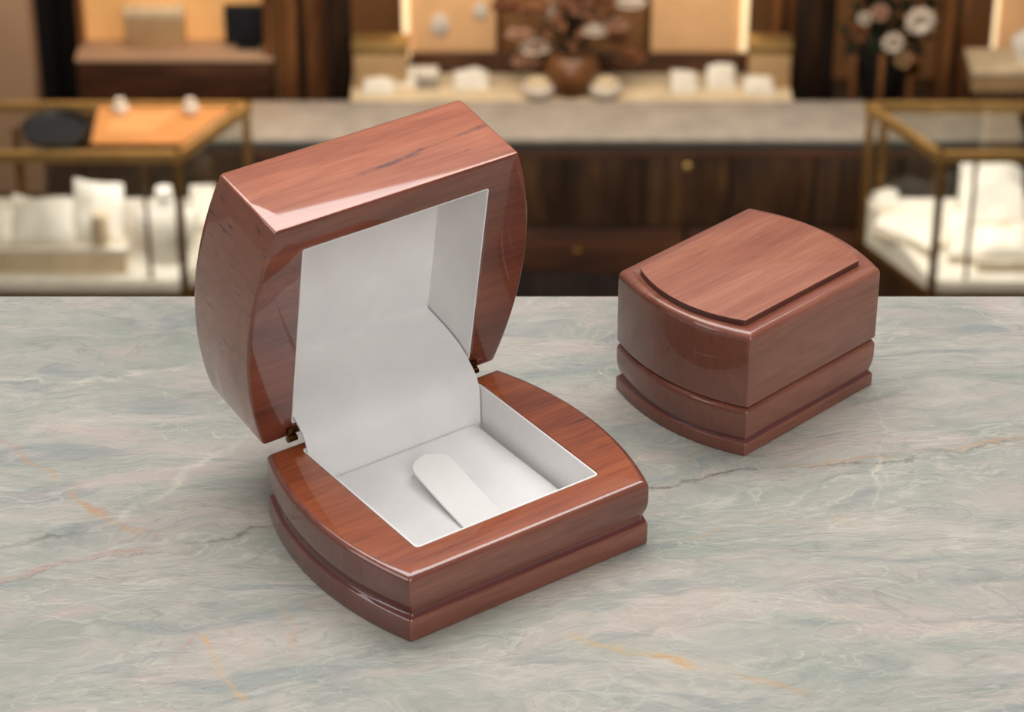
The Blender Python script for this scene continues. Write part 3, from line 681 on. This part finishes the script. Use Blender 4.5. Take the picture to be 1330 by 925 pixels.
# flower arrangement
p = onside(742, 122)
t = thing('flower_vase', 'brown vase of dusty pink and brown flowers in the middle of the sideboard', 'vase of flowers', (p.x, p.y+.03, zsb))
bm = NB(); lathe(bm, [(.075, 0), (.095, .01), (.125, .08), (.13, .13), (.105, .18), (.085, .2), (.095, .215), (.085, .21), (.065, .19)], n=32); mesh_obj('vase', bm, VASE, t)
rnd = random.Random(3)
spots = [(-.24, .20), (-.18, .33), (-.27, .45), (-.10, .28), (-.02, .42), (.05, .30), (.13, .38), (.20, .25), (.26, .36), (.22, .13), (.16, .48), (-.12, .50), (.02, .55), (-.17, .12), (.27, .05), (-.21, .02), (.08, .46), (-.05, .36), (.1, .22), (-.3, .3)]
for i, (x, z) in enumerate(spots):
    y = rnd.uniform(-.07, .07); z += .10
    bm = NB()
    base = Vector((rnd.uniform(-.03, .03), 0, .19)) ; tip = Vector((x, y, z)); mid = (base+tip)/2+Vector((0, 0, .05))
    pts = [tuple((1-k)**2*base+2*k*(1-k)*mid+k*k*tip) for k in [j/6 for j in range(7)]]
    tube(bm, pts, .004, 6); st = mesh_obj('stem', bm, LEAF, t)
    bm = NB(); R0 = rnd.uniform(.06, .09)
    for layer, (cnt, sc_, up) in enumerate([(8, 1, .15), (6, .75, .5), (4, .5, .9)]):
        for k in range(cnt):
            a = 2*math.pi*k/cnt+layer*.4+rnd.random()*.2
            r1 = R0*sc_; ca, sa = math.cos(a), math.sin(a); wv = r1*.45
            vs = [bm.verts.new(tip+Vector((0, 0, 0))), bm.verts.new(tip+Vector((ca*r1*.6-sa*wv, sa*r1*.6+ca*wv, r1*up*.6))),
                  bm.verts.new(tip+Vector((ca*r1, sa*r1, r1*up*1.1))), bm.verts.new(tip+Vector((ca*r1*.6+sa*wv, sa*r1*.6-ca*wv, r1*up*.6)))]
            bm.faces.new(vs)
    mesh_obj('blossom', bm, [PETAL, PETALB, PETAL, PETALW, PETALB][i % 5], st, ang=180)
bm = NB()
for k in range(40):
    a = rnd.uniform(0, 2*math.pi); q = Vector((math.cos(a)*rnd.uniform(.02, .26), math.sin(a)*.08, rnd.uniform(.2, .5))); l = .07; dx = rnd.uniform(-.05, .05)
    vs = [bm.verts.new(q), bm.verts.new(q+Vector((.02, 0, l*.5))), bm.verts.new(q+Vector((dx, .01, l))), bm.verts.new(q+Vector((-.02, 0, l*.5)))]; bm.faces.new(vs)
f = mesh_obj('foliage', bm, PETALB, t)

# --- dark columns
def column(px0, px1, Y, mat, label, y1=.12, name='wood_column', pyb=135):
    x0, x1 = X(px0, 60, Y), X(px1, 60, Y); t = thing(name, label, 'column', ((x0+x1)/2, Y, ZF)); w = (x1-x0)/2
    bx('shaft', -w, w, 0, y1, .1, -2.0-ZF, mat, t, .005); bx('plinth', -w-.0, w+.0, -.01, y1+.0, 0, .1, WD, t, .004)
    bx('fillet', -w*.2, w*.2, -.012, 0.0, .1, -2.0-ZF, WD if mat is not WD else BLK, t, .002)
    return t
column(362, 422, 12.35, WM, 'broad warm brown wood column left of the sideboard')
column(424, 456, 12.2, BLK, 'narrow near-black column beside left end of the sideboard')
column(1034, 1084, 12.2, BLK, 'near-black column beside right end of the sideboard')
column(1000, 1034, 12.5, WM, 'narrow brown wood column behind right tan box')
column(1222, 1262, 12.35, WM, 'brown wood column at right, behind the glass showcase')
column(650, 838, 12.7, WALLM, 'wide honey-tan pier behind the flowers')

# --- left niche shelf
YL = 12.2
lx0, lx1 = X(100, 100, YL), X(356, 100, YL); z1 = Zp(74, YL)
t = thing('wall_cabinet', 'warm-lit wood cabinet with one drawer and open niche, at upper left', 'cabinet', ((lx0+lx1)/2, YL, ZF)); w = (lx1-lx0)/2; d = .20
bx('carcass', -w, w, 0, d, 0, z1-ZF-.02, WD, t); bx('shelf', -w, w, -.02, d, z1-ZF-.02, z1-ZF, WALLP, t)
f = bx('drawer', -w+.02, w-.02, -.014, 0.004, z1-ZF-.29, z1-ZF-.03, WDH, t)
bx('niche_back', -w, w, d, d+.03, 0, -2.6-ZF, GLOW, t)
zh = z1-ZF
bx('side_panel', w-.04, w, .0, d, zh, -2.6-ZF, WM, t); bx('side_panel', -w, -w+.03, .12, d, zh, -2.6-ZF, WM, t)
def onshelf(px, py): return atZ(px, py, z1)
p = onshelf(202, 62); t = thing('jewellery_box', 'pale linen box standing in the lit niche at upper left', 'box', (p.x, p.y+.05, z1))
wb = (X(240, 50, p.y)-X(164, 50, p.y))/2; hb = Zp(14, p.y)-z1
bx('body', -wb, wb, -.05, .05, 0, hb*.8, TAN, t, .006); bx('lid', -wb-.005, wb+.005, -.055, .055, hb*.8, hb, IVORY, t, .006)
p = onshelf(322, 64); t = thing('display_screen', 'black rectangular screen standing in the lit niche beside the linen box', 'screen', (p.x, p.y+.03, z1))
wb = (X(350, 50, p.y)-X(291, 50, p.y))/2; hb = Zp(12, p.y)-z1
bx('frame', -wb, wb, -.0, .03, .012, hb, BLACKM, t, .004); bx('screen', -wb+.012, wb-.012, -.004, .002, .024, hb-.012, NAVY, t, .002); bx('foot', -wb*.5, wb*.5, -.04, .06, 0, .012, BLACKM, t, .003)
# plaster pier far left
bm = NB(); box(bm, -3.2, X(40, 60, 12.3), 12.3, 12.5, ZF, -2.0, .01); struct(mesh_obj('trim_1', bm, WALLP))
for nm_, xa in (('wall_left', -5.1), ('wall_right', 5.0)):
    bm = NB(); box(bm, xa, xa+.1, -1.0, 13.6, ZF, -1.5); struct(mesh_obj(nm_, bm, WALLM))

# --- person in dark clothes, standing behind the left showcase
def skin_body(name, verts, edges, radii, mat, parent, sub=2):
    me = bpy.data.meshes.new(name); me.from_pydata(verts, edges, []); o = bpy.data.objects.new(name, me); col.objects.link(o)
    o.parent = parent
    m = o.modifiers.new('s', 'SKIN'); m.use_smooth_shade = True
    for i, r in enumerate(radii): me.skin_vertices[0].data[i].radius = r if isinstance(r, tuple) else (r, r)
    me.skin_vertices[0].data[0].use_root = True
    o.modifiers.new('u', 'SUBSURF').levels = sub; o.modifiers['u'].render_levels = sub
    me.materials.append(mat); return o
PY = 13.0
pr_ = thing('person', 'person in dark navy trousers and jacket standing behind the left glass showcase', 'person', (X(72, 60, PY), PY, ZF), .3)
V = [(0, 0, .95), (0, 0, 1.08), (0, 0, 1.25), (0, 0, 1.42), (0, -.01, 1.50), (0, -.02, 1.60), (0, -.025, 1.70),
     (.075, 0, .90), (.075, -.01, .50), (.075, .01, .09), (.085, -.14, .04), (-.075, 0, .90), (-.075, -.01, .50), (-.075, .01, .09), (-.085, -.14, .04),
     (.17, 0, 1.42), (.23, .03, 1.16), (.17, -.16, 1.02), (-.17, 0, 1.42), (-.23, .03, 1.16), (-.17, -.16, 1.02)]
E_ = [(0, 1), (1, 2), (2, 3), (3, 4), (4, 5), (5, 6), (0, 7), (7, 8), (8, 9), (9, 10), (0, 11), (11, 12), (12, 13), (13, 14), (3, 15), (15, 16), (16, 17), (3, 18), (18, 19), (19, 20)]
RD = [.13, .12, .13, .11, .055, .085, .07, .095, .07, .045, .035, .095, .07, .045, .035, .06, .045, .032, .06, .045, .032]
skin_body('body', V, E_, RD, SKIN, pr_)
tr = skin_body('trousers', [V[0], V[7], (.078, -.01, .5), (.078, 0, .12), V[11], (-.078, -.01, .5), (-.078, 0, .12), (0, 0, 1.05)],
               [(0, 1), (1, 2), (2, 3), (0, 4), (4, 5), (5, 6), (0, 7)], [.155, .115, .10, .085, .115, .10, .085, .14], NAVY, pr_)
skin_body('jacket', [(0, 0, 1.0), (0, 0, 1.25), (0, 0, 1.42), (0, -.01, 1.475), (.17, 0, 1.42), (.23, .03, 1.16), (.18, -.13, 1.04), (-.17, 0, 1.42), (-.23, .03, 1.16), (-.18, -.13, 1.04)],
          [(0, 1), (1, 2), (2, 3), (2, 4), (4, 5), (5, 6), (2, 7), (7, 8), (8, 9)], [.165, .155, .14, .08, .08, .062, .052, .08, .062, .052], NAVY, pr_)
for s in (-1, 1):   # shoes, hands
    bm = NB(); bmesh.ops.create_uvsphere(bm, u_segments=20, v_segments=12, radius=1)
    for v in bm.verts: v.co = Vector((s*.082+v.co.x*.05, -.07+v.co.y*.14, max(0, .045+v.co.z*.045-.02*(v.co.y < -.3)*abs(v.co.y))))
    mesh_obj('shoe', bm, BLACKM, pr_)
    w0 = Vector((s*.17, -.16, 1.02)); hv = [w0, w0+Vector((-s*.03, -.05, -.01))]; he = [(0, 1)]; hr = [.028, .033]
    for k in range(4):
        a = w0+Vector((-s*(.045+.0*k), -.055+.02*(k-1.5), -.01)); i0 = len(hv)
        hv += [a, a+Vector((-s*.035, -.02, -.012)), a+Vector((-s*.055, -.018, -.035))]; he += [(1, i0), (i0, i0+1), (i0+1, i0+2)]; hr += [.012, .009, .008]
    i0 = len(hv); hv += [w0+Vector((0, -.07, .02)), w0+Vector((-s*.02, -.095, .02))]; he += [(0, i0), (i0, i0+1)]; hr += [.012, .009]
    skin_body('hand', [tuple(v) for v in hv], he, hr, SKIN, pr_, 1)
bm = NB(); bmesh.ops.create_uvsphere(bm, u_segments=28, v_segments=18, radius=1)
for v in bm.verts:
    x, y, z = v.co; k = 1-.22*max(0, -z); v.co = Vector((x*.077*k, -.025+y*.098*k, 1.64+z*.118))
    if y < -.6 and abs(x) < .25 and -.35 < z < .15: v.co.y -= .016*(1-abs(x)/.25)
hd = mesh_obj('head', bm, SKIN, pr_)
bm = NB(); bmesh.ops.create_uvsphere(bm, u_segments=28, v_segments=18, radius=1)
for v in bm.verts: x, y, z = v.co; v.co = Vector((x*.085, -.012+y*.104, 1.655+z*.118 if z > -.2 or y > 0 else 1.68))
mesh_obj('hair', bm, HAIR, hd)
for s in (-1, 1):
    bm = NB(); bmesh.ops.create_uvsphere(bm, u_segments=12, v_segments=8, radius=.012); bmesh.ops.translate(bm, verts=bm.verts, vec=(s*.03, -.108, 1.65)); mesh_obj('eye', bm, BLACKM, hd)
    bm = NB(); bmesh.ops.create_uvsphere(bm, u_segments=12, v_segments=8, radius=1); 
    for v in bm.verts: v.co = Vector((s*.08+v.co.x*.01, -.01+v.co.y*.02, 1.635+v.co.z*.032))
    mesh_obj('ear', bm, SKIN, hd)
bm = NB(); box(bm, -.025, .025, -.118, -.1, 1.582, 1.592, .003); mesh_obj('mouth', bm, PETALB, hd)

# --- right: dark plant stand with white blossoms
YR = 11.95
t = thing('flower_stand', 'tall dark stand of leaves with white blossoms at upper right', 'plant stand', (X(1150, 60, YR), YR, ZF))
bx('plinth', -.22, .22, -.1, .2, 0, Zp(128, YR)-ZF, BLK, t)
zb_ = Zp(128, YR)-ZF
for s in (-.15, -.02, .12): bx('slat', s-.014, s+.014, -.08, -.05, zb_, zb_+.26, WM, t)
bm = NB(); lathe(bm, [(.09, 0), (.10, .01), (.13, .15), (.14, .2), (.12, .2)], (0, .06, zb_), 24); mesh_obj('planter', bm, BLACKM, t)
rnd = random.Random(9); bm = NB()
for k in range(260):
    a = rnd.uniform(0, 2*math.pi); r = rnd.uniform(.02, .25); q = Vector((math.cos(a)*r, .06+math.sin(a)*r*.5, zb_+.15+rnd.uniform(.0, .75)))
    d1 = Vector((rnd.uniform(-1, 1), rnd.uniform(-1, 1), rnd.uniform(-.4, 1))).normalized()*.10; s_ = d1.cross(Vector((0, 1, .3))).normalized()*.022
    vs = [bm.verts.new(q), bm.verts.new(q+d1*.5+s_), bm.verts.new(q+d1), bm.verts.new(q+d1*.5-s_)]; bm.faces.new(vs)
mesh_obj('foliage', bm, LEAF, t)
for (px, py, r, m) in [(1157, 44, .055, PETALW), (1192, 16, .075, PETALW), (1112, 30, .045, PETALB), (1140, 5, .045, PETAL), (1120, 12, .035, PETALW), (1170, 66, .045, TAN), (1183, 78, .04, GOLD)]:
    bm = NB(); c0 = Vector((X(px, py, YR)-X(1150, 60, YR), -.09, Zp(py, YR)-ZF))
    for layer, (cnt, sc_) in enumerate([(9, 1), (7, .75), (5, .5)]):
        for k in range(cnt):
            a = 2*math.pi*k/cnt+layer*.4; r1 = r*sc_; ca, sa = math.cos(a), math.sin(a); wv = r1*.5; yy = -.02*layer-.005
            bm.faces.new([bm.verts.new(c0), bm.verts.new(c0+Vector((ca*r1*.6-sa*wv, yy-.01, sa*r1*.6+ca*wv))), bm.verts.new(c0+Vector((ca*r1, yy, sa*r1))), bm.verts.new(c0+Vector((ca*r1*.6+sa*wv, yy-.01, sa*r1*.6-ca*wv)))])
    mesh_obj('blossom', bm, m, t, ang=180)

# --- right shelf table with white display
zr = Zp(92, 12.0); p0 = X(1262, 92, 12.0)
t = thing('side_table', 'cream-topped side table at right photo edge behind the showcase', 'side table', (p0+.35, 12.0, ZF))
bx('top', -.35, .6, 0, .25, zr-ZF-.03, zr-ZF, IVORY, t); bx('apron', -.34, .59, .01, .22, zr-ZF-.12, zr-ZF-.03, TAN, t); bx('body', -.33, .58, .02, .22, 0, zr-ZF-.12, WD, t)
bust(1318, 12.1, zr, .20, 'white bust display on the side table at right photo edge')
t = thing('lit_panel', 'narrow lit pink-cream panel behind the side table at right photo edge', 'display panel', (X(1318, 30, 12.4), 12.4, ZF))
bx('panel', -.08, .08, 0, .04, 0, -2.8-ZF, TANP, t); bx('light_strip', -.1, -.08, -.01, .03, 0, -2.8-ZF, GLOWC, t)

# ------------------------------------------------------------------ lights
def area(name, loc, target, size, power, colr=(1, 1, 1), sy=None):
    ld = bpy.data.lights.new(name, 'AREA'); ld.energy = power; ld.color = colr; ld.size = size
    if sy: ld.shape = 'RECTANGLE'; ld.size_y = sy
    o = bpy.data.objects.new(name, ld); col.objects.link(o); o.location = loc
    o.rotation_euler = (Vector(target)-Vector(loc)).to_track_quat('-Z', 'Y').to_euler(); return o
area('softbox_overhead', (0, .86, .85), (0, .56, 0), 1.05, 9.8, (1, .985, .965), .5)
area('softbox_left', (-.85, .25, .45), (0, .55, .03), .5, 1.6, (1, .98, .97), .4)
area('fill_front', (.30, -.30, .65), (0, .55, .03), .6, 5.4, (1, .975, .95))  # unseen fill lamp added behind the camera to lighten the boxes
for x in (-1.6, 0, 1.6):
    area('shop_ceiling_light', (x, 10.6, -3.0), (x, 10.9, -6), 1.2, 30, (1, .86, .66))
area('shop_front_light', (0, 6.5, -2.6), (0, 11, -5.3), 2.5, 110, (1, .88, .72))
area('case_light_left', (-1.3, 10.1, ZT-.06), (-1.3, 10.25, -6), .9, 2.7, (1, .95, .88), .08)
area('case_light_right', (1.75, 10.1, ZT-.06), (1.75, 10.25, -6), .9, 2.7, (1, .95, .88), .08)
w = bpy.data.worlds.new('world'); scene.world = w; w.use_nodes = True
w.node_tree.nodes['Background'].inputs[0].default_value = (.80, .78, .77, 1); w.node_tree.nodes['Background'].inputs[1].default_value = .23
